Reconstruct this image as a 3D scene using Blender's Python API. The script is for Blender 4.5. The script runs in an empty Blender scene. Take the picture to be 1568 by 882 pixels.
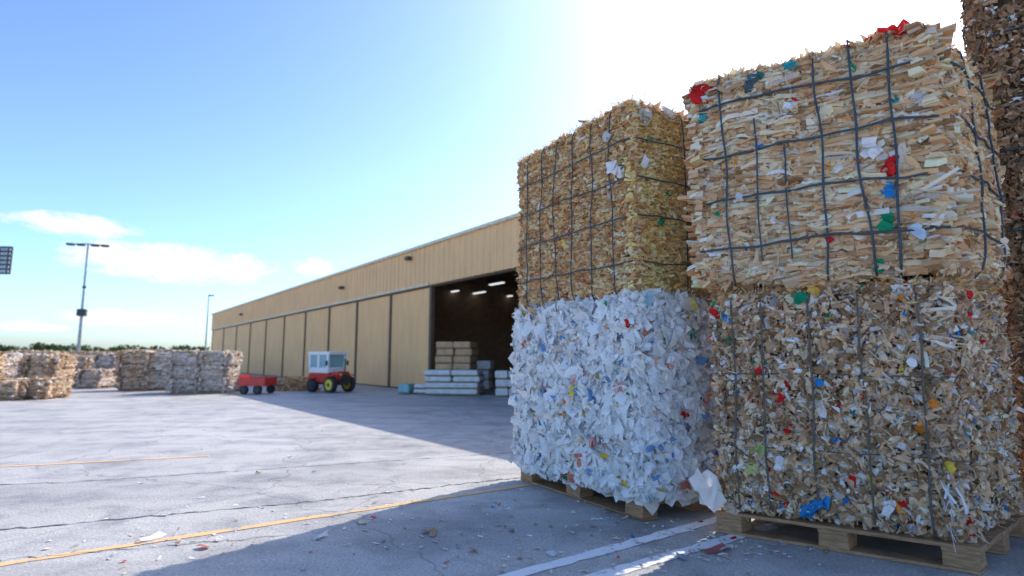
import bpy, bmesh, math, random
import numpy as np
from mathutils import Vector, Matrix
random.seed(7); R=np.random.default_rng(11)
S=1.5
scene=bpy.context.scene
SUN_AZ=41.0; SUN_EL=42.0

# ---------------------------------------------------------------- materials
def newmat(name):
    m=bpy.data.materials.new(name); m.use_nodes=True
    nt=m.node_tree; b=nt.nodes['Principled BSDF']; return m,nt,b
def N(nt,t,**k):
    n=nt.nodes.new(t)
    for a,v in k.items(): setattr(n,a,v)
    return n
def ramp(nt,fac,stops,interp='LINEAR'):
    r=N(nt,'ShaderNodeValToRGB'); r.color_ramp.interpolation=interp
    els=r.color_ramp.elements
    while len(els)<len(stops): els.new(0.5)
    for e,(p,c) in zip(els,stops):
        e.position=p; e.color=(c if len(c)==4 else (*c,1))
    nt.links.new(fac,r.inputs[0]); return r.outputs[0]
def noise(nt,scale,detail=4,rough=.55,vec=None,dist=0):
    n=N(nt,'ShaderNodeTexNoise'); n.inputs['Scale'].default_value=scale
    n.inputs['Detail'].default_value=detail; n.inputs['Roughness'].default_value=rough
    n.inputs['Distortion'].default_value=dist
    if vec: nt.links.new(vec,n.inputs['Vector'])
    return n.outputs['Fac']
def mixc(nt,fac,a,b,mode='MIX'):
    m=N(nt,'ShaderNodeMix',data_type='RGBA',blend_type=mode)
    for s,v in ((0,fac),(6,a),(7,b)):
        if isinstance(v,(int,float)): m.inputs[s].default_value=v
        elif isinstance(v,tuple): m.inputs[s].default_value=(*v,1) if len(v)==3 else v
        else: nt.links.new(v,m.inputs[s])
    return m.outputs[2]
def objvec(nt,scale=(1,1,1)):
    tc=N(nt,'ShaderNodeTexCoord'); mp=N(nt,'ShaderNodeMapping'); mp.inputs['Scale'].default_value=scale
    nt.links.new(tc.outputs['Object'],mp.inputs[0]); return mp.outputs[0]
def bump(nt,b,h,strength=.3,dist=.01):
    bp=N(nt,'ShaderNodeBump'); bp.inputs['Strength'].default_value=strength; bp.inputs['Distance'].default_value=dist
    nt.links.new(h,bp.inputs['Height']); nt.links.new(bp.outputs[0],b.inputs['Normal'])
def simple(name,col,rough=.6,metal=0,var=.25,scale=6,bumpd=0):
    m,nt,b=newmat(name); v=objvec(nt)
    f=noise(nt,scale,3,.6,v)
    lo=tuple(c*(1-var) for c in col); hi=tuple(min(1,c*(1+var*.6)) for c in col)
    nt.links.new(ramp(nt,f,[(.3,lo),(.7,hi)]),b.inputs['Base Color'])
    b.inputs['Roughness'].default_value=rough; b.inputs['Metallic'].default_value=metal
    if bumpd: bump(nt,b,noise(nt,scale*8,4,.6,v),.5,bumpd)
    return m
def flakemat(name,trans=.2):
    m,nt,b=newmat(name)
    at=N(nt,'ShaderNodeAttribute',attribute_name='Col')
    df=N(nt,'ShaderNodeBsdfDiffuse'); tr=N(nt,'ShaderNodeBsdfTranslucent')
    nt.links.new(at.outputs['Color'],df.inputs[0]); nt.links.new(at.outputs['Color'],tr.inputs[0])
    mx=N(nt,'ShaderNodeMixShader'); mx.inputs[0].default_value=trans
    nt.links.new(df.outputs[0],mx.inputs[1]); nt.links.new(tr.outputs[0],mx.inputs[2])
    nt.links.new(mx.outputs[0],nt.nodes['Material Output'].inputs[0]); nt.nodes.remove(b); return m
M_FL=flakemat('shredded_paper')
M_STRAP=simple('baling_wire_blue_grey',(.035,.065,.09),.5,.1,.3,20)
M_CORD=simple('baling_cord_brown',(.12,.10,.08),.7,0,.3,20)
def woodmat(name,a,b_):
    m,nt,b=newmat(name); v=objvec(nt,(1,1,6)); f=noise(nt,9,6,.65,v,1.2)
    nt.links.new(ramp(nt,f,[(.3,a),(.7,b_)]),b.inputs['Base Color']); b.inputs['Roughness'].default_value=.8
    bump(nt,b,f,.4,.005); return m
M_WOOD=woodmat('pallet_wood',(.22,.115,.055),(.50,.29,.15))

# ---------------------------------------------------------------- mesh helpers
ROOTS=[]
def link(o): scene.collection.objects.link(o); return o
def meshobj(name,verts,faces,mats,fm=None,cols=None,smooth=False):
    me=bpy.data.meshes.new(name); me.from_pydata([tuple(v) for v in verts],[],[tuple(f) for f in faces])
    for m in mats: me.materials.append(m)
    if fm is not None: me.polygons.foreach_set('material_index',np.array(fm,dtype=np.int32))
    if cols is not None:
        ca=me.color_attributes.new('Col','FLOAT_COLOR','POINT')
        c=np.ones((len(verts),4),dtype=np.float32); c[:,:3]=np.clip(cols*(1+R.normal(0,.07,(len(verts),1))),0,.92); ca.data.foreach_set('color',c.ravel())
    if smooth: me.polygons.foreach_set('use_smooth',np.ones(len(me.polygons),dtype=bool))
    me.update(); return link(bpy.data.objects.new(name,me))
def root(name,loc,children,rotz=0):
    e=link(bpy.data.objects.new(name,None)); e.location=loc; e.rotation_euler=(0,0,rotz); e.empty_display_size=.2
    for c in children: c.parent=e
    ROOTS.append(e); return e
class MB:
    def __init__(s): s.v=[];s.f=[];s.m=[]
    def add(s,vs,fs,mi=0):
        k=len(s.v); s.v+= [tuple(v) for v in vs]; s.f+=[tuple(i+k for i in f) for f in fs]; s.m+=[mi]*len(fs)
    def box(s,x0,x1,y0,y1,z0,z1,mi=0,bev=0,M=None,taper=(1,1)):
        bm=bmesh.new(); bmesh.ops.create_cube(bm,size=1)
        cx,cy,cz=(x0+x1)/2,(y0+y1)/2,(z0+z1)/2
        for v in bm.verts:
            t=taper if v.co.z>0 else (1,1)
            v.co=Vector((cx+v.co.x*(x1-x0)*t[0],cy+v.co.y*(y1-y0)*t[1],cz+v.co.z*(z1-z0)))
        if bev: bmesh.ops.bevel(bm,geom=bm.edges[:],offset=bev,segments=2,affect='EDGES')
        if M is not None: bm.transform(M)
        bm.verts.index_update(); s.add([v.co[:] for v in bm.verts],[[v.index for v in f.verts] for f in bm.faces],mi); bm.free()
    def cyl(s,c,axis,r,l,mi=0,n=20,r2=None):
        a=Vector(axis).normalized(); q=a.to_track_quat('Z','Y').to_matrix().to_4x4()
        bm=bmesh.new(); bmesh.ops.create_cone(bm,cap_ends=True,segments=n,radius1=r,radius2=r if r2 is None else r2,depth=l)
        bm.transform(Matrix.Translation(c)@q); bm.verts.index_update()
        s.add([v.co[:] for v in bm.verts],[[v.index for v in f.verts] for f in bm.faces],mi); bm.free()
    def obj(s,name,mats): return meshobj(name,s.v,s.f,mats,s.m)
def tube(mb,pts,r,n=6,mi=0):
    pts=[Vector(p) for p in pts]; k=len(mb.v); L=len(pts)
    for i,p in enumerate(pts):
        d=(pts[min(i+1,L-1)]-pts[max(i-1,0)]).normalized()
        a=d.cross(Vector((.31,.22,.92))).normalized(); b=d.cross(a)
        for j in range(n):
            t=2*math.pi*j/n; mb.v.append(tuple(p+a*math.cos(t)*r+b*math.sin(t)*r))
    for i in range(L-1):
        for j in range(n):
            mb.f.append((k+i*n+j,k+i*n+(j+1)%n,k+(i+1)*n+(j+1)%n,k+(i+1)*n+j)); mb.m.append(mi)

# ---------------------------------------------------------------- flake generators
class Acc:
    def __init__(s): s.V=[];s.F=[];s.C=[];s.n=0
    def add(s,V,F,C): s.V.append(V);s.F+= (F+s.n).tolist();s.C.append(C);s.n+=len(V)
def norm(a): return a/np.maximum(np.linalg.norm(a,axis=-1,keepdims=True),1e-9)
def pick(pal,n,jit=.12):
    w=np.array([p[0] for p in pal],float); w/=w.sum(); c=np.array([p[1] for p in pal])
    x=c[R.choice(len(pal),n,p=w)]; return np.clip(x*(1+R.normal(0,jit,(n,1))),0,.9)
def flakes(acc,pos,nrm,smin,smax,tilt,crump,pal,aspect=1.6,curl=0.0,jit=.17,power=2):
    n=len(pos); e3=norm(nrm+R.normal(0,tilt,(n,3)))
    e1=norm(np.cross(e3,R.normal(0,1,(n,3)))); e2=np.cross(e3,e1)
    s=smin+(smax-smin)*R.random(n)**power; asp=1+(aspect-1)*R.random(n)
    g=np.array([(x,y) for y in(-1,0,1) for x in(-1,0,1)],float); rad=(g**2).sum(1)
    g=g*np.where(rad>1.5,.86,1)[:,None]
    L=np.repeat(g[None],n,0)+R.normal(0,jit,(n,9,2)); L[:,4]*=.5
    Z=R.normal(0,crump,(n,9))-curl*rad[None]*R.random((n,1))
    V=pos[:,None]+(L[:,:,0:1]*(s*asp/2)[:,None,None])*e1[:,None]+(L[:,:,1:2]*(s/asp/2)[:,None,None])*e2[:,None]+(Z*s[:,None])[:,:,None]*e3[:,None]
    q=np.array([(0,1,4,3),(1,2,5,4),(3,4,7,6),(4,5,8,7)])
    F=(q[None]+np.arange(n)[:,None,None]*9).reshape(-1,4)
    C=np.repeat(pick(pal,n),9,0); acc.add(V.reshape(-1,3),F,C)
def slabs(acc,pos,nrm,lmin,lmax,th,dep,tilt,pal,lift=0):
    n=len(pos); up=np.array([0,0,1.]); up=norm(up+R.normal(0,tilt,(n,3))+nrm*R.normal(lift,.25,(n,1)))
    e1=norm(np.cross(up,nrm))
    e2=np.cross(e1,up)
    e2=np.where((np.sum(e2*nrm,1)>0)[:,None],e2,-e2)
    l=lmin+(lmax-lmin)*R.random(n)**1.5; t=th*(.45+1.1*R.random(n)); K=4
    x=np.linspace(-.5,.5,K)[None]+R.normal(0,.05,(n,K))
    wav=R.normal(0,.28,(n,K))*t[:,None]
    out=R.normal(0,.007,(n,K)); V=np.zeros((n,K,4,3))
    for k,(o,z) in enumerate(((0,-.5),(0,.5),(1,.5),(1,-.5))):
        zz=z*(1 if o==0 else .85)
        V[:,:,k]=pos[:,None]+e1[:,None]*(x*l[:,None])[:,:,None]+up[:,None]*(zz*t[:,None]+wav)[:,:,None]+e2[:,None]*((out+(z*-.010) if o else -dep+0*out))[:,:,None]
    q=[]
    for i in range(K-1):
        for k in range(1,4):
            k2=(k+1)%4
            q.append((i*4+k,i*4+k2,(i+1)*4+k2,(i+1)*4+k))
    q.append((0,1,2,3)); q.append(tuple((K-1)*4+j for j in(3,2,1,0)))
    q=np.array(q); F=(q[None]+np.arange(n)[:,None,None]*(K*4)).reshape(-1,4)
    C=np.repeat(pick(pal,n,.16),K*4,0)
    acc.add(V.reshape(-1,3),F,C)
def shreds(acc,pos,nrm,lmin,lmax,w,pal,spread=.8,cu=.35):
    n=len(pos); d=norm(nrm*.6+R.normal(0,spread,(n,3))); side=norm(np.cross(d,R.normal(0,1,(n,3))))
    l=lmin+(lmax-lmin)*R.random(n)**2; ww=w*(.4+R.random(n)); K=4
    curl=R.normal(0,cu,(n,3)); V=np.zeros((n,K,2,3))
    for i in range(K):
        u=i/(K-1); c=pos+d*(l*u)[:,None]+curl*(l*u*u)[:,None]
        V[:,i,0]=c-side*(ww/2)[:,None]; V[:,i,1]=c+side*(ww/2)[:,None]
    q=np.array([(i*2,i*2+1,i*2+3,i*2+2) for i in range(K-1)])
    F=(q[None]+np.arange(n)[:,None,None]*(K*2)).reshape(-1,4)
    acc.add(V.reshape(-1,3),F,np.repeat(pick(pal,n),K*2,0))

TAN=(.78,.49,.27); LT=(.88,.67,.45); DK=(.46,.26,.13); WH=(.88,.86,.85)
RED=(.66,.03,.03); BLU=(.03,.24,.55); GRN=(.02,.28,.14); TEAL=(.03,.34,.38); ORG=(.72,.26,.05); YEL=(.78,.58,.08)
PAL_CARD=[(38,TAN),(42,LT),(9,DK),(10,(.88,.76,.62)),(3,WH),(2,(.6,.5,.44))]
PAL_STRAW=[(42,(.80,.48,.23)),(32,(.88,.64,.37)),(14,(.54,.29,.14)),(9,(.88,.73,.53)),(1.5,(.6,.2,.07)),(1,WH)]
PAL_STRAW_GLOW=[(50,(.90,.56,.22)),(35,(.91,.66,.32)),(8,(.62,.36,.15)),(6,(.88,.75,.5))]
PAL_WHITE=[(78,(.90,.89,.88)),(8,(.80,.80,.84)),(6,(.87,.76,.66)),(2.8,(.80,.28,.20)),(2.6,(.16,.32,.58)),(1.8,YEL),(1.4,(.22,.22,.24)),(.8,GRN),(3.2,(.80,.48,.33)),(1.6,(.35,.55,.62))]
PAL_MIX=[(32,(.70,.46,.28)),(24,(.40,.24,.13)),(24,(.82,.64,.46)),(10,(.88,.84,.79)),(5,(.50,.46,.45)),(.7,RED),(.7,BLU),(.3,GRN),(.7,ORG),(.3,YEL),(.2,TEAL)]
PAL_DARK=[(40,(.36,.22,.13)),(30,(.48,.32,.2)),(20,(.22,.14,.08)),(3,WH),(.7,RED),(.6,BLU)]
PAL_FIB=[(50,(.82,.55,.27)),(30,(.89,.70,.44)),(8,(.5,.31,.13)),(10,(.88,.79,.68))]
PAL_COL=[(3,RED),(3,BLU),(2,GRN),(2,TEAL),(2,ORG),(1,YEL),(8,WH)]

# ---------------------------------------------------------------- bale surface
class Bale:
    def __init__(s,P0,P1,P2,z0,z1,bulge=.03,lump=.015,dome=.02,rnd=.04,grow=0,lean=(0,0),seed=0):
        P0,P1,P2=[np.array(p,float) for p in(P0,P1,P2)]
        P3=P0+P2-P1; c=(P0+P2)/2
        def g(p): return p+(p-c)/np.linalg.norm(p-c)*grow
        s.P=[g(P0),g(P1),g(P2),g(P3)]; s.c=c; s.z0,s.z1=z0,z1
        s.bulge,s.lump,s.dome,s.rnd=bulge,lump,dome,rnd; s.lean=np.array(lean); s.ph=np.random.default_rng(seed).random(24)*6.28
    def lumps(s,a,b,f):
        p=s.ph; k=f*3
        return (np.sin(a*7+p[k%24])*np.sin(b*6+p[(k+1)%24])+.6*np.sin(a*17+p[(k+2)%24]+b*5)*np.sin(b*15+p[(k+3)%24])+.4*np.sin(a*37+b*11+p[(k+4)%24])*np.sin(b*41-a*9+p[(k+5)%24]))*s.lump
    def surf(s,f,a,b,off=0):
        a=np.asarray(a,float); b=np.asarray(b,float)
        if f<4:
            A=s.P[f];B=s.P[(f+1)%4]; t=B-A; t=t/np.linalg.norm(t); n=np.array([t[1],-t[0]])
            if np.dot(n,(A+B)/2-s.c)<0:n=-n
            o=s.bulge*np.sqrt(np.clip(4*a*(1-a),0,1)*np.clip(4*b*(1-b),0,1))+s.lumps(a,b,f)-s.rnd*(np.abs(2*a-1)**20*.6+np.abs(2*b-1)**26)+off
            xy=A+(B-A)*a[:,None]+n*o[:,None]+s.lean*b[:,None]
            z=s.z0+(s.z1-s.z0)*b
            z=z-s.rnd*.4*np.abs(2*a-1)**20*(b**6)
            return np.c_[xy,z],np.tile(np.r_[n,0],(len(a),1))
        P0,P1,P2,P3=s.P
        xy=P0+(P1-P0)*a[:,None]+(P3-P0)*b[:,None]+s.lean
        sg=1 if f==4 else -1
        z=(s.z1 if f==4 else s.z0)+sg*(s.dome*16*a*(1-a)*b*(1-b)+np.abs(s.lumps(a,b,4))*.8-s.rnd*(np.abs(2*a-1)**20+np.abs(2*b-1)**20)*.6+off)
        return np.c_[xy,z],np.tile([0,0,sg*1.],(len(a),1))
    def body(s,acc,col,inset=.03,G=24):
        for f in range(6):
            u,v=np.meshgrid(np.linspace(0.015,.985,G),np.linspace(0.015,.985,G)); 
            p,_=s.surf(f,u.ravel(),v.ravel(),-inset)
            q=np.array([(j*G+i,j*G+i+1,(j+1)*G+i+1,(j+1)*G+i) for j in range(G-1) for i in range(G-1)])
            C=np.tile(col,(G*G,1))*(1+R.normal(0,.15,(G*G,1))); acc.add(p,q,np.clip(C,0,1))
    def rnd_pts(s,f,n,off=0,offr=.01):
        a=R.random(n);b=R.random(n); return s.surf(f,a,b,off+R.normal(0,offr,n))
    def edge_pts(s,f,n,off=0):
        a=R.random(n); b=1-np.abs(R.normal(0,.012,n)); return s.surf(f,a,np.clip(b,0,1),off)
    def hstrap(s,mb,z,r=.007,off=.016,wob=.006,faces=(0,1,2,3)):
        for f in faces:
            q=np.linspace(0,1,30); ph=R.random(3)*6.28
            b=z+wob*(np.sin(q*5+ph[0])+.5*np.sin(q*13+ph[1])+.3*np.sin(q*29+ph[2]))*np.clip(q*(1-q)*8,0,1)
            p,_=s.surf(f,q,b,off+s.rnd*.5*np.abs(2*q-1)**20-s.lumps(q,b,f)*.5)
            tube(mb,p,r)
    def vstrap(s,mb,f,a0,r=.007,off=.016,b0=0,b1=1,wob=.006,over=True,drift=0):
        b=np.linspace(b1,b0,30); q=1-b; ph=R.random(2)*6.28
        a=a0+wob*(np.sin(q*5+ph[0])+.5*np.sin(q*14+ph[1]))*np.clip(q*4,0,1)+drift*q; p,_=s.surf(f,a,b,off-s.lumps(a,b,f)*.5)
        pts=list(p)
        if over:
            t=np.linspace(0,1,14)
            if f==0: q_,_=s.surf(4,np.full(14,a0),t,off)
            else: q_,_=s.surf(4,1-t,np.full(14,a0),off)
            pts=list(q_[::-1])+pts
        tube(mb,pts,r)

dens={0:1,1:.8,2:.2,3:.35}
def make_bale(name,B,kind,strap=None,k=1.0):
    acc=Acc(); bodycol={'card':(.3,.18,.10),'straw':(.32,.18,.085),'white':(.6,.6,.62),'mix':(.20,.125,.07),'dark':(.14,.1,.06)}[kind]  # body darker than the flakes: shade in the gaps put into its colour
    B.body(acc,bodycol)
    for f in range(5):
        d=dens.get(f,.4)*k
        if kind=='card':
            if f<4:
                n=int(3300*d); a=R.random(n); b=np.round(R.random(n)*46)/46+R.normal(0,.005,n)+.022*np.sin(a*9+f)+.01*np.sin(a*23)
                p,nr=B.surf(f,a,np.clip(b,0,1),R.normal(0,.010,n)); slabs(acc,p,nr,.04,.24,.024,.06,.10,PAL_CARD)
                n=int(1100*d); p,nr=B.rnd_pts(f,n,.004,.006); flakes(acc,p,nr,.02,.08,.28,.13,PAL_CARD,2.2)
                n=int(900*d); p,nr=B.rnd_pts(f,n,0,.006); shreds(acc,p,nr,.02,.07,.006,PAL_FIB,1.2)
                n=int(20*d); p,nr=B.rnd_pts(f,n,.012,.004); flakes(acc,p,nr,.03,.06,.2,.1,PAL_COL,1.8)
        if kind=='straw':
            if f<4:
                pal=PAL_STRAW_GLOW if f==1 else PAL_STRAW  # right side: golden backlit glow put into the straw colour
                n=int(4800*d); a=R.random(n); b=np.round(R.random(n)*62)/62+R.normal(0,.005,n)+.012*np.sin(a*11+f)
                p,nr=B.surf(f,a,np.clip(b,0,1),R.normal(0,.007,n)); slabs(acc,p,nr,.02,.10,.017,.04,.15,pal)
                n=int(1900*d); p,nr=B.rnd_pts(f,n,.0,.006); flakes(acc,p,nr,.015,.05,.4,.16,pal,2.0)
                n=int(1700*d); p,nr=B.rnd_pts(f,n,0,.006); shreds(acc,p,nr,.02,.05,.005,PAL_FIB,1.2)
                n=int(10*d); p,nr=B.rnd_pts(f,n,.012,.004); flakes(acc,p,nr,.03,.06,.2,.1,PAL_COL,1.8)
        if kind=='white':
            n=int(3200*d); p,nr=B.rnd_pts(f,n,-.006,.014); flakes(acc,p,nr,.05,.14,.36,.10,PAL_WHITE[:3],1.4,.2,.13,1.5)
            n=int(1200*d); p,nr=B.rnd_pts(f,n,.006,.014); flakes(acc,p,nr,.04,.09,.55,.12,PAL_WHITE,1.6,.18,.14)
            n=int(1600*d); p,nr=B.rnd_pts(f,n,.008,.014); flakes(acc,p,nr,.018,.05,.55,.16,PAL_WHITE,1.8,.12,.17)
        if kind in('mix','dark'):
            pal=PAL_MIX if kind=='mix' else PAL_DARK
            n=int(6800*d); p,nr=B.rnd_pts(f,n,-.004,.011); flakes(acc,p,nr,.014,.048,.55,.18,pal,1.8,.12)
            n=int(1100*d); p,nr=B.rnd_pts(f,n,.002,.008); flakes(acc,p,nr,.03,.06,.45,.15,pal,2.2,.12)
            n=int(900*d); p,nr=B.rnd_pts(f,n,0,.008); shreds(acc,p,nr,.02,.07,.006,PAL_FIB if kind=='mix' else PAL_DARK,1.2)
        if f==4 and kind in('card','straw'):
            n=int(2600*d); p,nr=B.rnd_pts(f,n,0,.008); flakes(acc,p,nr,.03,.10,.35,.16,PAL_CARD if kind=='card' else PAL_STRAW,2.2)
            n=int(4500*d); p,nr=B.rnd_pts(f,n,0,.006); shreds(acc,p,nr,.02,.06,.004,PAL_FIB,.8)
        if f<4:
            n=int((1400 if kind=='straw' else 750)*d); p,nr=B.edge_pts(f,n); nr=norm(nr+np.array([0,0,1.]))
            shreds(acc,p,nr,.015,.07,.0045,PAL_WHITE if kind=='white' else PAL_FIB,.7)
            flakes(acc,p[::6],nr[::6],.03,.07,.6,.18,{'white':PAL_WHITE,'dark':PAL_DARK}.get(kind,PAL_STRAW),2)
    for f in(0,1,3):
        n=int(260*k); a=np.abs(R.normal(0,.01,n)); a=np.where(R.random(n)<.5,a,1-a); p,nr=B.surf(f,np.clip(a,0,1),R.random(n),0)
        pal={'white':PAL_WHITE,'mix':PAL_MIX,'dark':PAL_DARK,'straw':PAL_STRAW}.get(kind,PAL_CARD)
        flakes(acc,p,nr,.02,.065,.65,.18,pal,2)
    V=np.vstack(acc.V); C=np.vstack(acc.C); o3=np.array([B.c[0],B.c[1],B.z0]); V=V-o3
    body=meshobj('compressed_material',V,acc.F,[M_FL],cols=C); ch=[body]
    if strap:
        mb=MB(); mt=strap(B,mb); mb.v=[tuple(np.array(v)-o3) for v in mb.v]
        ch.append(mb.obj('baling_wires',[mt]))
    return root(name,tuple(o3),ch)

def extra(B,items,name,fil=.0):
    """loose sheets caught in the wires: (face,a,b,size,colour)"""
    acc=Acc()
    for f,a,b,s,c in items:
        p,nr=B.surf(f,[a]*4,[b]*4,.022); p=p+R.normal(0,s*.16,p.shape)
        flakes(acc,p,nr,s*.5,s*.75,.22,.09,[(1,c)],1.4,.15,.13)
    return acc
# --- stack 1
A0,A1,A2=(.07,4.85),(.804,3.633),(1.70,4.18)
B_w=Bale(A0,A1,A2,.13,1.39,bulge=.05,lump=.022,dome=0,rnd=.03,grow=.035,seed=1)
B_s=Bale(A0,A1,A2,1.40,2.71,bulge=.02,lump=.012,dome=.01,rnd=.02,grow=-.005,seed=2)
def st_s(B,mb):
    for z in(.17,.40,.60,.80): B.hstrap(mb,z,.005,.030,wob=.005)
    for a in(.12,.27,.41,.56,.72,.87): B.vstrap(mb,0,a,.0045,.029,wob=.010)
    for a in(.42,.8): B.vstrap(mb,1,a,.005,.030,wob=.005)
    return M_STRAP
def merge_into(rootobj,B,acc,nm):
    V=np.vstack(acc.V)-np.array([B.c[0],B.c[1],B.z0]); o=meshobj(nm,V,acc.F,[M_FL],cols=np.vstack(acc.C)); o.parent=rootobj
r=make_bale('paper_bale',B_w,'white')
merge_into(r,B_w,extra(B_w,[(0,.6,.58,.10,(.8,.25,.2)),(0,.55,.5,.07,(.8,.4,.3)),(0,.75,.25,.09,(.78,.35,.3)),(0,.95,.1,.09,(.85,.8,.78)),(0,.3,.3,.06,BLU),(0,.72,.45,.06,YEL),(0,.96,.86,.06,RED),(1,.3,.4,.06,RED),(1,.55,.2,.07,BLU),(1,.2,.22,.06,(.2,.2,.5))],''),'loose_sheets')
r=make_bale('cardboard_bale',B_s,'straw',st_s)
merge_into(r,B_s,extra(B_s,[(0,.88,.70,.13,WH),(0,.86,.62,.12,WH),(0,.93,.66,.11,WH),(1,.06,.66,.09,WH),(0,.85,.86,.10,(.6,.6,.55)),(1,.2,.38,.07,GRN),(0,.42,.62,.06,(.5,.18,.08)),(0,.6,.55,.06,(.5,.15,.06)),(1,.1,.93,.14,(.60,.56,.48)),(1,.3,.97,.12,(.66,.62,.54)),(1,.12,.8,.06,(.2,.35,.1))],''),'loose_sheets')
# --- stack 2
C0,C1,C2=(1.203,3.433),(2.165,2.79),(2.93,3.40)
B_m=Bale(C0,C1,C2,.13,1.385,bulge=.02,lump=.015,dome=0,rnd=.06,grow=-.01,seed=3)
B_c=Bale(C0,C1,C2,1.42,2.71,bulge=.04,lump=.018,dome=.01,rnd=.035,grow=.035,lean=(-.015,0),seed=4)
def st_c(B,mb):
    for z in(.17,.39,.61,.85): B.hstrap(mb,z,.0062,.034,wob=.009)
    B.vstrap(mb,0,.13,.006,.034,wob=.010,drift=.03)
    B.vstrap(mb,0,.29,.005,.032,b0=.1,b1=.75,over=False)
    B.vstrap(mb,0,.40,.005,.032,b0=.1,b1=.60,over=False,drift=.02)
    B.vstrap(mb,0,.56,.006,.034,wob=.010)
    B.vstrap(mb,0,.70,.0065,.034,wob=.010,drift=.03)
    B.vstrap(mb,0,.85,.0065,.036,wob=.006,drift=-.03)
    for a in(.35,.75): B.vstrap(mb,1,a,.006,.034)
    return M_STRAP
def st_m(B,mb):
    for a in(.1,.24,.45,.66,.88): B.vstrap(mb,0,a,.006,.024,wob=.006,over=False)
    for z in(.3,.62): B.hstrap(mb,z,.003,.010,wob=.005)
    return M_CORD
r=make_bale('mixed_paper_bale',B_m,'mix',st_m)
merge_into(r,B_m,extra(B_m,[(0,.22,.63,.07,RED),(0,.30,.52,.06,RED),(0,.48,.6,.06,BLU),(0,.4,.05,.10,BLU),(0,.45,.09,.08,BLU),(0,.3,.22,.08,WH),(0,.2,.28,.08,(.45,.5,.2)),(0,.16,.2,.08,(.6,.6,.25)),(0,.95,.28,.06,YEL),(0,.86,.42,.05,ORG),(0,.9,.52,.05,ORG),(0,.42,.95,.08,GRN),(0,.48,.98,.10,(.75,.5,.1)),(0,.02,.92,.08,RED),(0,.84,.68,.07,WH),(0,.72,.1,.07,WH),(0,.33,.38,.04,RED),(0,.78,.13,.04,RED)],''),'loose_sheets')
acc=Acc()
n=34; p,nr=B_m.surf(0,np.full(n,.93)+R.normal(0,.015,n),np.full(n,.16)+R.normal(0,.05,n),.008); shreds(acc,p,norm(nr*.4+np.array([.15,-.1,-1.])),.06,.17,.008,[(1,WH)],.2,.15)
n=30; p,nr=B_m.surf(0,np.full(n,.92)+R.normal(0,.03,n),np.full(n,.82)+R.normal(0,.07,n),.004); shreds(acc,p,norm(nr*.35+np.array([1.,-.5,-.15])),.05,.15,.014,[(1,(.85,.78,.66))],.22,.15)
merge_into(r,B_m,acc,'white_strips')
r=make_bale('cardboard_bale',B_c,'card',st_c)
merge_into(r,B_c,extra(B_c,[(0,.03,.93,.13,RED),(0,.05,.97,.11,RED),(0,.02,.90,.10,RED),(0,.03,.83,.08,TEAL),(0,.05,.82,.07,TEAL),(0,.28,.93,.11,(.08,.13,.15)),(0,.32,.95,.08,(.07,.22,.17)),(0,.45,.97,.12,TEAL),(0,.45,.78,.07,WH),(0,.74,.53,.12,(.85,.78,.78)),(0,.78,.5,.1,(.82,.76,.74)),(0,.82,.42,.08,RED),(0,.83,.46,.06,RED),(0,.80,.32,.08,BLU),(0,.78,.22,.11,GRN),(0,.87,.17,.10,(.55,.66,.8)),(0,.56,.16,.06,RED),(0,.75,.03,.07,GRN),(0,.68,1,.08,RED),(0,.74,1,.09,RED),(0,.8,1,.1,RED),(0,.86,1,.11,RED),(0,.91,1,.11,RED),(0,.95,1,.1,(.7,.15,.03)),(0,.97,.28,.11,LT),(0,.95,.22,.11,(.82,.74,.6)),(0,.93,.7,.09,(.7,.65,.65)),(0,.1,.55,.09,(.7,.7,.72)),(0,.2,.4,.07,(.75,.72,.72)),(0,.35,.28,.06,WH)],''),'loose_sheets')
acc=Acc()
n=40; p,nr=B_c.surf(0,np.full(n,.9)+R.normal(0,.03,n),np.full(n,.27)+R.normal(0,.06,n),.01); shreds(acc,p,norm(nr*.3+np.array([1.,-.6,-.1])),.06,.2,.022,[(2,LT),(1,(.88,.8,.68))],.2,.12)
merge_into(r,B_c,acc,'torn_card_strips')
# --- stack 3 (tall, right)
D0,D1,D2=(3.07,3.47),(4.0,2.85),(4.75,3.85)
for i in range(3):
    B=Bale(D0,D1,D2,.13+i*1.27,.13+(i+1)*1.27-.005,bulge=.04,lump=.02,dome=0,rnd=.04,seed=10+i)
    make_bale('cardboard_bale',B,'dark',lambda B,mb:(B.hstrap(mb,.3),B.hstrap(mb,.7),M_STRAP)[2],.5)

# ---------------------------------------------------------------- pallets
def pallet(P0,P1,P2,z=0,h=.125,blocks=3):
    P0,P1,P2=[np.array(p,float) for p in(P0,P1,P2)]; P3=P0+P2-P1; c=(P0+P2)/2; mb=MB()
    def bx(a0,a1,b0,b1,z0,z1):
        j=R.normal(0,.003,(8,2)); vs=[]
        for k,(a,b,zz) in enumerate([(a0,b0,z0),(a1,b0,z0),(a1,b1,z0),(a0,b1,z0),(a0,b0,z1),(a1,b0,z1),(a1,b1,z1),(a0,b1,z1)]):
            p=P0+(P1-P0)*a+(P3-P0)*b-c+j[k]; vs.append((p[0],p[1],zz))
        mb.add(vs,[(0,3,2,1),(4,5,6,7),(0,1,5,4),(1,2,6,5),(2,3,7,6),(3,0,4,7)])
    t=.018
    for b in(0,.44,.88): bx(0,1,b,b+.12,.003,t)
    for b in(0,.44,.88):
        for a in(.0,.44,.88): bx(a+.003,a+.117,b+.003,b+.117,t+.001,h-2*t-.002)
    for a in(0,.44,.88): bx(a,a+.12,0,1,h-2*t,h-t-.001)
    for i in range(8): bx(-.01,1.01,i*.1285-.005,i*.1285+.1,h-t,h)
    o=mb.obj('boards',[M_WOOD]); root('wooden_pallet',(c[0],c[1],z),[o])
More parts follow.
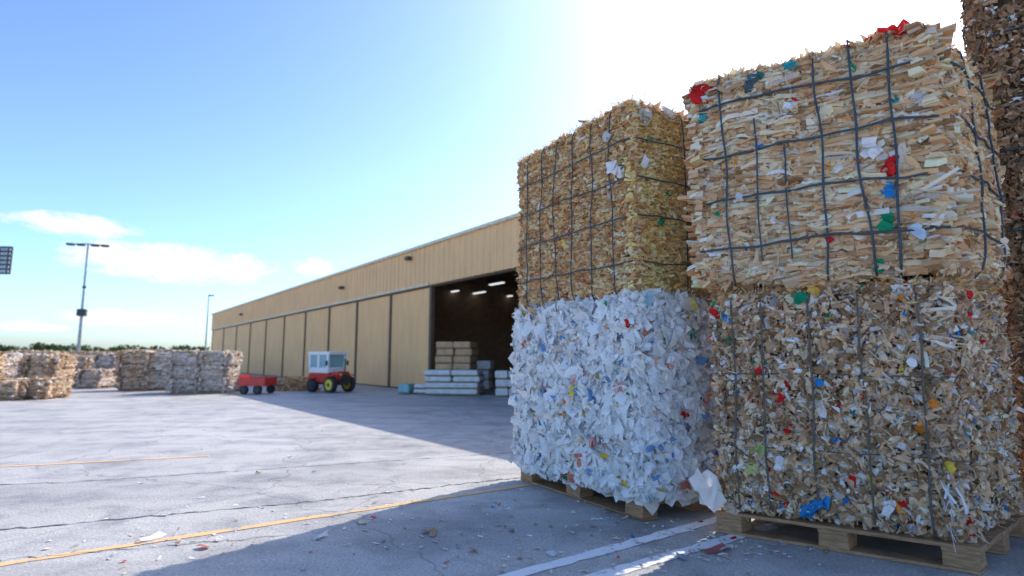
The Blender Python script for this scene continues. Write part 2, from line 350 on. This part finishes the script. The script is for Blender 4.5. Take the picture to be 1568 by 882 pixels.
def sc(P0,P1,P2,g):
    P0,P1,P2=[np.array(p) for p in(P0,P1,P2)]; c=(P0+P2)/2; return [c+(p-c)*g for p in(P0,P1,P2)]
pallet(*sc(A0,A1,A2,1.0)); pallet(*sc(C0,C1,C2,1.03)); pallet(*sc(D0,D1,D2,1.0))

# ---------------------------------------------------------------- ground
def asphalt():
    m,nt,b=newmat('asphalt'); v=objvec(nt)
    big=noise(nt,.35,4,.6,v,.4); med=noise(nt,2.2,6,.7,v,.6); fine=noise(nt,75,4,.75,v)
    st=noise(nt,1.0,5,.65,objvec(nt,(.35,1.6,1)),.5)
    c1=ramp(nt,big,[(.3,(.43,.405,.375)),(.7,(.58,.55,.51))])
    c2=ramp(nt,med,[(.30,(.60,.60,.61)),(.54,(1.04,1.04,1.03))])
    c3=ramp(nt,fine,[(.32,(.52,.52,.52)),(.68,(1.36,1.36,1.36))])
    c4=ramp(nt,st,[(.3,(.70,.70,.72)),(.52,(1.0,1.0,1.0))])
    c=mixc(nt,1.,mixc(nt,1.,mixc(nt,1.,c1,c2,'MULTIPLY'),c3,'MULTIPLY'),c4,'MULTIPLY')
    vo=N(nt,'ShaderNodeTexVoronoi',feature='DISTANCE_TO_EDGE'); vo.inputs['Scale'].default_value=.33
    mp=N(nt,'ShaderNodeVectorMath',operation='ADD'); nz=N(nt,'ShaderNodeTexNoise'); nz.inputs['Scale'].default_value=3; nt.links.new(v,nz.inputs['Vector'])
    sc_=N(nt,'ShaderNodeVectorMath',operation='SCALE'); sc_.inputs['Scale'].default_value=.35; nt.links.new(nz.outputs['Color'],sc_.inputs[0])
    nt.links.new(v,mp.inputs[0]); nt.links.new(sc_.outputs[0],mp.inputs[1]); nt.links.new(mp.outputs[0],vo.inputs['Vector'])
    ck=ramp(nt,vo.outputs['Distance'],[(.0,(.62,.62,.62)),(.004,(1,1,1))])
    c=mixc(nt,1.,c,ck,'MULTIPLY')
    nt.links.new(c,b.inputs['Base Color'])
    nt.links.new(ramp(nt,med,[(.3,(.5,)*3),(.7,(.68,)*3)]),b.inputs['Roughness'])
    b.inputs['Specular IOR Level'].default_value=.45
    bump(nt,b,fine,.7,.007); return m
M_ASPH=asphalt()
g=[(-900,-900,0),(900,-900,0),(900,900,0),(-900,900,0)]
o=meshobj('asphalt_ground',g,[(0,1,2,3)],[M_ASPH]); ROOTS.append(o)
def paint(name,col,wear=.5):
    m,nt,b=newmat(name); v=objvec(nt); f=noise(nt,22,6,.75,v); f2=noise(nt,3,4,.6,v)
    mul=N(nt,'ShaderNodeMath',operation='ADD'); nt.links.new(f,mul.inputs[0]); nt.links.new(f2,mul.inputs[1])
    k=ramp(nt,mul.outputs[0],[(wear*2-.12,(0,0,0)),(wear*2+.03,(1,1,1))])
    nt.links.new(mixc(nt,k,(.38,.37,.345),col),b.inputs['Base Color']); b.inputs['Roughness'].default_value=.65; return m
M_YP=paint('yellow_line_paint',(.85,.50,.20),.46); M_WP=paint('white_line_paint',(.86,.85,.83),.45)
def stripe(name,p,q,w,mat,z=.003,n=60,jag=.004):
    p,q=Vector((*p,0)),Vector((*q,0)); d=(q-p).normalized(); s=Vector((-d.y,d.x,0)); c=(p+q)/2; vs=[];fs=[]
    for i in range(n+1):
        b=p.lerp(q,i/n)-c
        for sg in(-1,1): vs.append(b+s*sg*(w/2+random.gauss(0,jag)))
    fs=[(2*i,2*i+2,2*i+3,2*i+1) for i in range(n)]
    o=meshobj(name,vs,fs,[mat]); o.location=(c.x,c.y,z); ROOTS.append(o)
stripe('yellow_line_marking',(-6.5,.237),(.75,5.073),.06,M_YP)
stripe('yellow_line_marking',(-9.5,3.7),(-3.1,6.0),.05,M_YP)
stripe('white_line_marking',(-1.0,2.04),(2.6,4.65),.085,M_WP)
stripe('white_line_marking',(-.5,2.14),(1.9,3.79),.085,M_WP)
M_TAR=simple('tar',(.13,.13,.13),.6,0,.3,8)
def crack(pts,w,nm='tar_crack'):
    P=[]; 
    for i in range(len(pts)-1):
        for k in range(40):
            t=k/40; P.append((pts[i][0]*(1-t)+pts[i+1][0]*t+random.gauss(0,.010),pts[i][1]*(1-t)+pts[i+1][1]*t+random.gauss(0,.012)))
    vs=[];c=P[len(P)//2]
    for i,p in enumerate(P):
        ww=w*random.uniform(.2,1.2); vs+=[(p[0]-c[0],p[1]-c[1]-ww/2,0),(p[0]-c[0],p[1]-c[1]+ww/2,0)]
    o=meshobj(nm,vs,[(2*i,2*i+2,2*i+3,2*i+1) for i in range(len(P)-1)],[M_TAR]); o.location=(c[0],c[1],.0035); ROOTS.append(o)
crack([(-6,2.3),(-2.99,3.47),(-1.39,4.14),(-.3,4.75),(.2,5.0)],.024)
crack([(-7,4.2),(-3.6,4.75),(-1.5,5.6),(.5,6.4)],.018)
crack([(-5,2.6),(-2.6,2.95),(-1.2,3.4)],.01)
# litter
acc=Acc()
def lit(n,cx,cy,sx,sy,smin,smax,pal):
    p=np.c_[R.normal(cx,sx,n),R.normal(cy,sy,n),np.full(n,.006)]
    flakes(acc,p,np.tile([0,0,1.],(n,1)),smin,smax,.18,.1,pal,2)
PL=[(10,(.7,.6,.48)),(8,WH),(5,(.45,.32,.2)),(.6,RED),(.6,BLU)]
lit(220,.1,3.6,1.0,.5,.006,.030,PL); lit(200,-.8,4.0,1.6,.7,.005,.026,PL); lit(110,.7,3.3,.4,.3,.008,.034,PL)
lit(70,1.25,3.15,.25,.15,.01,.035,PL); lit(160,-2,6.5,3,2.5,.01,.04,PL); lit(90,-1.5,3.2,.8,.25,.008,.032,PL)
for (x,y,s,c) in [(-2.0,3.29,.08,WH),(-1.63,3.15,.06,(.6,.25,.2)),(1.07,3.10,.11,(.65,.2,.18)),(1.12,3.12,.08,(.8,.7,.66)),(-1.07,3.33,.06,WH),(-.45,3.4,.07,(.45,.3,.2)),(-.5,3.42,.06,(.5,.36,.25)),(.0,3.45,.05,(.4,.32,.25)),(-.05,3.9,.05,WH),(.2,3.05,.05,WH),(.85,3.0,.06,(.4,.45,.5)),(-.9,3.6,.05,(.7,.55,.4)),(-.2,3.1,.05,(.75,.35,.15))]:
    flakes(acc,np.array([[x,y,.012]]),np.array([[0,0,1.]]),s,s*1.01,.15,.12,[(1,c)],1.8)
V=np.vstack(acc.V); V[:,2]=np.maximum(V[:,2],.0045+R.random(len(V))*.002)
o=meshobj('paper_litter',V,acc.F,[M_FL],cols=np.vstack(acc.C)); ROOTS.append(o)
acc=Acc(); flakes(acc,np.array([[1.13,3.40,.24],[1.16,3.38,.20],[1.1,3.44,.27]]),np.array([[-.4,-.9,.2]]*3),.12,.15,.2,.10,[(1,(.84,.74,.68))],1.4,.2)
o=meshobj('torn_paper_sheet',np.vstack(acc.V)-np.array([1.13,3.4,.24]),acc.F,[M_FL],cols=np.vstack(acc.C)); o.location=(1.13,3.4,.24); ROOTS.append(o)

# ---------------------------------------------------------------- warehouse
def clad(name,col,sc_x):
    m,nt,b=newmat(name); v=objvec(nt); f=noise(nt,.8,4,.6,v); f2=noise(nt,3,4,.7,objvec(nt,(3,3,.25)))
    c=mixc(nt,1.,ramp(nt,f,[(.3,tuple(x*.92 for x in col)),(.7,tuple(min(.95,x*1.04) for x in col))]),ramp(nt,f2,[(.3,(.88,.87,.85)),(.6,(1,1,1))]),'MULTIPLY')
    nt.links.new(c,b.inputs['Base Color']); b.inputs['Roughness'].default_value=.6; b.inputs['Specular IOR Level'].default_value=.3; return m
M_CL=clad('tan_metal_cladding',(.93,.555,.26),1); M_DR=clad('tan_door_panels',(.93,.53,.23),1)
M_DKM=simple('dark_gap_metal',(.14,.09,.05),.7); M_TRIM=simple('roof_edge_trim',(.76,.64,.45),.5)
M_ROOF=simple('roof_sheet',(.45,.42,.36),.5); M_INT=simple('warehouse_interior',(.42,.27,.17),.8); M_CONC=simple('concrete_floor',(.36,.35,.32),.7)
M_STEEL=simple('galvanised_steel',(.35,.38,.40),.45,.5)
m,nt,b=newmat('lit_tube'); b.inputs['Emission Color'].default_value=(.95,1,1,1); b.inputs['Emission Strength'].default_value=1.0; M_TUBE=m
H=4.45; HD=3.22; XF=-38.9; XN=8; DEP=13
div=[2.89,5.72,8.73,11.8,15.05,18.55,22.2,25.98,29.9,34.2,38.7]
ch=[]
def corr(x0,x1,y,z0,z1,pitch,dep,name,mat):
    vs=[];x=x0;pr=[(0,0),(.35,0),(.45,-1),(.9,-1)]
    prof=[]
    while x<x1:
        for a,d in pr:
            if x+a*pitch<=x1: prof.append((x+a*pitch,y+d*dep))
        x+=pitch
    prof.append((x1,y))
    for px,py in prof: vs+=[(px,py,z0),(px,py,z1)]
    return meshobj(name,vs,[(2*i,2*i+2,2*i+3,2*i+1) for i in range(len(prof)-1)],[mat])
ch.append(corr(XF,XN,-.06,HD,H,.30,.032,'fascia_cladding',M_CL))
for i in range(len(div)-1):
    ch.append(corr(-div[i+1]+.07,-div[i]-.07,.02,.04,HD-.06,(div[i+1]-div[i]-.14)/6.001,.005,'door_panel_%d'%(i+1),M_DR))
mb=MB()
for d in div: mb.box(-d-.066,-d+.066,-.02,.10,0,HD-.05,0)
mb.box(XF,-div[0],.05,.12,0,HD,0)
mb.box(XF,XN,-.02,.1,HD-.048,HD-.002,0)
ch.append(mb.obj('door_frame_posts',[M_DKM]))
mb=MB()
mb.box(XF-.1,XN+.1,-.16,.0,H+.002,H+.10,0,.01)
mb.box(XF,-div[0],-.10,-.02,HD+.0,HD+.07,0)
ch.append(mb.obj('roof_edge',[M_TRIM]))
mb=MB()
rz=.35
mb.add([(XF-.1,0,H+.05),(XN+.1,0,H+.05),(XN+.1,DEP/2,H+rz),(XF-.1,DEP/2,H+rz),(XF-.1,DEP,H+.05),(XN+.1,DEP,H+.05)],[(0,1,2,3),(3,2,5,4)])
mb.add([(XF-.1,0,H-.02),(XN+.1,0,H-.02),(XN+.1,DEP/2,H+rz-.07),(XF-.1,DEP/2,H+rz-.07),(XF-.1,DEP,H-.02),(XN+.1,DEP,H-.02)],[(3,2,1,0),(4,5,2,3)],1)
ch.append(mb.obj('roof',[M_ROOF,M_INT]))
mb=MB()
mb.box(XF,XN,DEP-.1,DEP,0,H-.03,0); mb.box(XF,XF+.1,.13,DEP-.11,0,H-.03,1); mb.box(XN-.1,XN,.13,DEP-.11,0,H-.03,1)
mb.box(XF,XN,0,.04,HD+.01,H-.03,0)
mb.box(-9,-8.9,.13,DEP-.11,0,H-.03,0)
for x in np.arange(-6,8,3.0): mb.box(x,x+.12,.2,DEP-.12,H-.55,H-.3,2)
for x in(-5.5,-1,3.5): mb.box(x,x+.2,6,6.2,0,H-.56,2)
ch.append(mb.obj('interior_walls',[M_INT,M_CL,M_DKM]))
mb=MB(); mb.box(XF,XN,.125,DEP-.1,.0,.012,0); ch.append(mb.obj('floor_slab',[M_CONC]))
YAW=-math.radians(52.83)
def tolocal(x,y):
    dx,dy=x+.75,y-15.1; return dx*.604-dy*.797, dx*.797+dy*.604
mb=MB()
for (x,y) in[(-.6,22.1),(-1.46,25.2),(-2.6,24.8),(-.28,26.8)]:
    lx,ly=tolocal(x,y); mb.box(lx-.45,lx+.45,ly-.06,ly+.06,3.86,3.90,0); mb.box(lx-.48,lx+.48,ly-.09,ly+.09,3.902,3.95,1)
ch.append(mb.obj('fluorescent_lamps',[M_TUBE,M_STEEL]))
mb=MB()
for s_,z_ in((10,HD+.55),(28,HD+.55),(4.1,H-.3)): mb.box(-s_-.12,-s_+.12,-.28,-.11,z_,z_+.12,0,.02)
ch.append(mb.obj('wall_lights',[M_DKM]))
root('warehouse_building',(-.75,15.1,0),ch,YAW)

# ---------------------------------------------------------------- things at the doorway
M_WHP=simple('white_sacks',(.74,.73,.70),.7,0,.2,8); M_BOX=simple('cardboard',(.60,.37,.20),.8,0,.25,5); M_TEAL=simple('teal_plastic',(.25,.50,.52),.6)
def crate_stack(name,x,y,w,d,layers,h,mat,yaw,z0=0.02,per=2):
    mb=MB()
    for i in range(layers):
        for j in range(per):
            wj=w/per; jx=random.gauss(0,.02)
            mb.box(-w/2+j*wj+.01+jx,-w/2+(j+1)*wj-.015+jx,-d/2+random.uniform(-.04,.04),d/2,i*h+.03,(i+1)*h-.012,0,.02)
        mb.box(-w/2,w/2,-d/2+.02,d/2-.02,i*h+.001,i*h+.028,1)
    o=mb.obj('stacked_goods',[mat,M_WOOD]); return root(name,(x,y,z0),[o],yaw)
crate_stack('stacked_white_sacks',-1.55,15.75,1.5,.8,4,.165,M_WHP,-.15)
crate_stack('cardboard_box_stack',-1.6,16.6,1.05,.8,7,.207,M_BOX,-.2)
crate_stack('stacked_white_sacks',-.05,15.0,.7,.6,3,.22,M_WHP,-.1)
crate_stack('teal_plastic_crate',-2.95,16.15,.35,.4,1,.27,M_TEAL,-.3,per=1)
crate_stack('stacked_white_sacks',-2.5,16.1,.45,.4,2,.13,M_WHP,-.3,per=1)
crate_stack('cardboard_box_stack',-.9,18.2,.5,.5,3,.3,M_WHP,-.2,per=1)

# ---------------------------------------------------------------- tractor, trailer
M_WHITE=simple('white_paint',(.88,.88,.86),.4,0,.08); M_RED=simple('red_paint',(.62,.04,.03),.4,0,.15); M_GLASS=simple('cab_glass',(.30,.50,.52),.08,.0,.1)
M_TYRE=simple('tyre_rubber',(.04,.04,.04),.85); M_YEL=simple('yellow_hub',(.85,.62,.06),.5); M_BLK=simple('black_metal',(.05,.05,.055),.5)
mb=MB() # front = +x
mb.box(-.60,.60,-.20,.20,.22,.36,3,.02)
mb.box(.26,.62,-.26,.26,.34,.60,1,.05,taper=(.9,.9))
mb.box(.615,.635,-.16,.16,.36,.52,3,.005)
for y in(-.19,.19): mb.cyl((.63,y,.52),(1,0,0),.035,.03,4,12)
mb.box(-.62,.27,-.34,.34,.28,.56,1,.04)
mb.box(-.60,.25,-.33,.33,.56,.72,0,.02)
for x in(-.57,-.18,.21):
    for y in(-.31,.31): mb.box(x-.045,x+.045,y-.03,y+.03,.71,1.09,0,.008)
mb.box(-.54,.18,-.305,-.295,.72,1.08,2); mb.box(-.54,.18,.295,.305,.72,1.08,2)
mb.box(.20,.212,-.28,.28,.72,1.08,2); mb.box(-.59,-.578,-.28,.28,.72,1.08,2)
mb.box(-.66,.31,-.37,.37,1.085,1.18,0,.03)
mb.cyl((.42,.15,.78),(0,0,1),.02,.4,3,10)
for y in(-.40,.40): mb.box(.22,.27,y-.03,y+.03,.78,.92,3,.01)
for x,r_,w,hub in((-.38,.19,.13,3),(.38,.23,.13,6)):
    for y in(-.34,.34):
        mb.cyl((x,y,r_),(0,1,0),r_,w,5,28); mb.cyl((x,y*1.01,r_),(0,1,0),r_*.66,w+.015,hub,20); mb.cyl((x,y*1.01,r_),(0,1,0),r_*.2,w+.05,3,12)
    for y in(-.37,.37): mb.box(x-r_*.95,x+r_*.95,y-.09,y+.06,2*r_+.02,2*r_+.05,1,.01)
o=mb.obj('tractor_body',[M_WHITE,M_RED,M_GLASS,M_BLK,M_YEL,M_TYRE,M_YEL]); root('utility_tractor',(-5.38,17.1,0),[o],-.55)
mb=MB()
mb.box(-.42,.42,-.28,.28,.22,.30,0,.01)
mb.box(-.42,.42,-.28,-.25,.30,.46,0,.005);mb.box(-.42,.42,.25,.28,.30,.46,0,.005);mb.box(-.42,-.39,-.245,.245,.30,.52,0,.005);mb.box(.39,.42,-.245,.245,.30,.46,0,.005)
mb.box(.42,.8,-.02,.02,.22,.26,1)
for y in(-.3,.3):
    for x in(-.2,.22): mb.cyl((x,y,.12),(0,1,0),.12,.08,2,18); mb.cyl((x,y,.12),(0,1,0),.06,.095,1,12)
for i in range(5): mb.box(-.36+i*.15,-.25+i*.15,-.2,.2,.30,.40+random.random()*.14,0,.02)
o=mb.obj('trailer_body',[M_RED,M_BLK,M_TYRE]); root('red_cart_trailer',(-7.15,16.2,0),[o],-.2)
acc=Acc(); n=4000; th=R.random(n)*6.28; rr=np.sqrt(R.random(n)); z=.42*(1-rr**2)
p=np.c_[rr*np.cos(th)*.75,rr*np.sin(th)*.45,z*R.random(n)**.3]; flakes(acc,p,np.tile([0,-.4,.8],(n,1)),.03,.12,.7,.2,PAL_STRAW,2.5)
o=meshobj('straw_pile',np.vstack(acc.V),acc.F,[M_FL],cols=np.vstack(acc.C)); o.location=(-6.75,17.9,0); ROOTS.append(o)

# ---------------------------------------------------------------- far bale rows
PAL_FAR=[(40,(.62,.43,.28)),(25,(.74,.56,.39)),(20,(.38,.25,.15)),(10,(.74,.66,.58))]
PAL_FARW=[(40,(.66,.56,.48)),(25,(.54,.44,.36)),(20,(.76,.70,.64)),(18,(.50,.35,.24))]
def far_bale(x,y,w,d,h,yaw,pal,rows=2,cols_=2,z0=.0):
    acc=Acc(); cw=w/cols_; chh=h/rows
    for i in range(rows):
        for j in range(cols_):
            jx=random.gauss(0,.03)
            P=[(-w/2+j*cw+jx,-d/2),(-w/2+(j+1)*cw-.03+jx,-d/2),(-w/2+(j+1)*cw-.03+jx,d/2)]
            B=Bale(*P,z0+.07+i*chh,z0+.07+(i+1)*chh-.04,bulge=.02,lump=.008,dome=.01,rnd=.03,seed=random.randint(0,999))
            B.body(acc,(.42,.31,.21),.008,8)
            for f in(0,1,3):
                n=220; a=R.random(n); b=np.round(R.random(n)*9)/9; p,nr=B.surf(f,a,np.clip(b,0,1),R.normal(0,.006,n)); slabs(acc,p,nr,.08,.4,.06,.05,.03,pal)
            p,nr=B.rnd_pts(4,160,0,.01); flakes(acc,p,nr,.06,.2,.2,.06,pal,2)
    o=meshobj('compressed_material',np.vstack(acc.V),acc.F,[M_FL],cols=np.vstack(acc.C))
    mb=MB(); mb.box(-w/2,w/2,-d/2,-d/2+.1,0.004,.06);mb.box(-w/2,w/2,d/2-.1,d/2,0.004,.06)
    for k in range(4): mb.box(-w/2+k*w/4.3,-w/2+k*w/4.3+.14,-d/2+.11,d/2-.11,.005,.06)
    root('distant_bale_stack',(x,y,0),[o,mb.obj('pallet_base',[M_WOOD])],yaw)
def at(u,t): return (u-784)/871*t
for (u0,u1,t,h,pal,rw,cl) in [(276,358,16.6,1.12,PAL_FARW,3,2),(232,276,18,1.08,PAL_FARW,2,1),(193,236,17.8,1.15,PAL_FAR,3,1),(155,193,20,1.08,PAL_FARW,2,1),(98,152,20.5,1.0,PAL_FAR,2,1),
    (55,97,16,1.03,PAL_FAR,3,1),(14,58,19,1.08,PAL_FARW,2,1),(45,92,14.2,.42,PAL_FAR,1,1),(-12,46,13.8,.38,PAL_FAR,1,1),(-60,12,18,1.08,PAL_FARW,3,2),(-80,-15,15,1.1,PAL_FAR,2,1),
    (120,175,26,1.2,PAL_FAR,2,2),(200,275,30,1.35,PAL_FARW,2,2),(20,90,30,1.3,PAL_FAR,2,2),(285,325,28,1.25,PAL_FAR,2,1),(130,160,19,.55,PAL_FARW,1,1)]:
    x=at((u0+u1)/2,t); w=(u1-u0)/871*t*.93
    far_bale(x,t*1.012,w,max(.7,min(w*.8,1.3)),h,random.uniform(-.1,.25),pal,rw,cl)

# ---------------------------------------------------------------- lamps and poles
mb=MB()
mb.cyl((0,0,3.75),(0,0,1),.10,7.5,0,14,.05); mb.cyl((0,0,.15),(0,0,1),.2,.3,0,14)
tube(mb,[(-.85,0,7.45),(0,0,7.52),(.85,0,7.45)],.035)
for sx in(-.85,-.35,.35,.85): mb.box(sx-.2,sx+.2,-.14,.14,7.38,7.50,1,.03)
mb.box(-.22,.22,-.14,.14,3.35,3.75,1,.02); mb.cyl((0,0,5),(0,0,1),.1,.12,1,12)
root('street_lamp',(-24.4,32.2,0),[mb.obj('pole_and_heads',[M_STEEL,M_BLK])],.3)
mb=MB(); mb.cyl((0,0,3.0),(0,0,1),.07,6.0,0,12,.045); mb.box(-.05,.4,-.1,.1,5.98,6.08,1,.02)
root('street_lamp',(-24.6,45.9,0),[mb.obj('pole_and_head',[M_STEEL,M_BLK])],.3)
mb=MB(); mb.cyl((-.6,0,2.6),(0,0,1),.09,5.2,0,12,.07); mb.box(-.5,.5,-.05,.05,3.98,5.0,1,.02)
for i in range(6): mb.box(-.48,.48,-.08,-.052,4.03+i*.16,4.13+i*.16,0)
for i in range(4): mb.box(-.46+i*.29,-.44+i*.29,-.10,-.081,4.0,4.98,1)
root('floodlight_mast',(-18.55,20.2,0),[mb.obj('mast_and_panel',[M_STEEL,M_BLK])],.1)

# ---------------------------------------------------------------- distant trees
acc=Acc(); PT=[(5,(.06,.10,.035)),(4,(.10,.14,.055)),(2,(.035,.06,.025)),(1,(.14,.15,.07))]
trunk=MB()
for i in range(75):
    t=random.uniform(62,80); u=random.uniform(-420,345); x=at(u,t); hh=random.uniform(1.9,3.0)*(t/70); n=240
    trunk.cyl((x,t,hh*.3),(0,0,1),.09,hh*.6,0,6,.04)
    for k in range(5):
        cx,cz=random.gauss(0,.8),hh*random.uniform(.45,.85)
        m_=n//4; q=R.normal(0,1,(m_,3)); q=norm(q)*R.random((m_,1))**.4*np.array([.9,.8,.45])+[x+cx,t,cz]
        flakes(acc,q,norm(R.normal(0,1,(m_,3))),.12,.36,.6,.2,PT,1.5)
o=meshobj('foliage',np.vstack(acc.V),acc.F,[M_FL],cols=np.vstack(acc.C))
root('distant_trees',(0,0,0),[o,trunk.obj('trunks',[simple('bark',(.1,.07,.05),.9)])])

# ---------------------------------------------------------------- world
w=bpy.data.worlds.new('World'); scene.world=w; w.use_nodes=True; nt=w.node_tree; bg=nt.nodes['Background']
sky=N(nt,'ShaderNodeTexSky',sky_type='NISHITA'); sky.sun_disc=False; sky.sun_elevation=math.radians(SUN_EL); sky.sun_rotation=math.radians(SUN_AZ)
sky.air_density=1.0; sky.dust_density=1.2; sky.ozone_density=2.0
tc=N(nt,'ShaderNodeTexCoord'); sp=N(nt,'ShaderNodeSeparateXYZ'); nt.links.new(tc.outputs['Generated'],sp.inputs[0])
def mth(op,a,b=None,c=None):
    n=N(nt,'ShaderNodeMath',operation=op)
    for i,v in enumerate((a,b,c)):
        if v is None: continue
        if isinstance(v,(int,float)): n.inputs[i].default_value=v
        else: nt.links.new(v,n.inputs[i])
    return n.outputs[0]
az=mth('ARCTAN2',sp.outputs[0],sp.outputs[1]); el=mth('ARCSINE',sp.outputs[2])
cmb=N(nt,'ShaderNodeCombineXYZ'); nt.links.new(az,cmb.inputs[0]); nt.links.new(mth('MULTIPLY',el,2.4),cmb.inputs[1])
nz=noise(nt,26,7,.68,cmb.outputs[0],.3)
tot=None
for (a,e,wa,he,st) in [(-38.1,10.5,5.2,1.15,1),(-30.5,8.1,9.5,2.0,1.1),(-35,8.6,5,1.3,1),(-19.3,8.6,2.6,1.1,.9),(-33.9,3.3,6,.9,.8),(-40.2,2.4,3,.5,.8),(-62,9,9,2,1),(70,9,12,2,1)]:
    dx=mth('DIVIDE',mth('SUBTRACT',az,math.radians(a)),math.radians(wa)); dy=mth('DIVIDE',mth('SUBTRACT',el,math.radians(e)),math.radians(he))
    d=mth('SQRT',mth('ADD',mth('MULTIPLY',dx,dx),mth('MULTIPLY',dy,dy)))
    mk=mth('MULTIPLY',mth('MAXIMUM',mth('SUBTRACT',1.0,d),0),st); tot=mk if tot is None else mth('MAXIMUM',tot,mk)
cl=mth('MULTIPLY',tot,1.4); cl=mth('ADD',cl,mth('MULTIPLY',mth('SUBTRACT',nz,.5),2.8)); 
cl=mth('MULTIPLY',cl,mth('MINIMUM',mth('MULTIPLY',tot,6),1)); fac=ramp(nt,cl,[(.08,(0,0,0)),(.85,(.95,.95,.95))])
skt=mixc(nt,1.,sky.outputs[0],(.26*.965,.26*.985,.26*1.03),'MULTIPLY')
gm=N(nt,'ShaderNodeGamma'); nt.links.new(skt,gm.inputs[0]); gm.inputs[1].default_value=1.3
hz=ramp(nt,el,[(.0,(.80,.95,1.16)),(.30,(1,1,1))])
hz2=mixc(nt,1.,gm.outputs[0],hz,'MULTIPLY')
cs=mixc(nt,fac,hz2,(1.12,1.12,1.12))
nt.links.new(cs,bg.inputs[0]); bg.inputs[1].default_value=1.03
# sun
L=bpy.data.lights.new('sun','SUN'); L.energy=5; L.angle=math.radians(.5); L.color=(1,.94,.86)
so=link(bpy.data.objects.new('sun',L)); a,e=math.radians(SUN_AZ),math.radians(SUN_EL)
ds=Vector((math.sin(a)*math.cos(e),math.cos(a)*math.cos(e),math.sin(e))); so.rotation_euler=ds.to_track_quat('Z','Y').to_euler(); so.location=(8,10,12)
# camera
cam=bpy.data.cameras.new('camera'); co=link(bpy.data.objects.new('camera',cam)); co.location=(0,0,1*S); co.rotation_euler=(math.radians(97.0),0,0)
cam.lens=20; cam.sensor_width=36; cam.clip_end=4000; cam.clip_start=.05
cam.dof.use_dof=True; cam.dof.focus_distance=3.7*S; cam.dof.aperture_fstop=.85
scene.camera=co
for o in ROOTS:
    o.location=Vector(o.location)*S; o.scale=(S,S,S)
scene.view_settings.view_transform='Standard'; scene.view_settings.look='None'; scene.view_settings.exposure=0
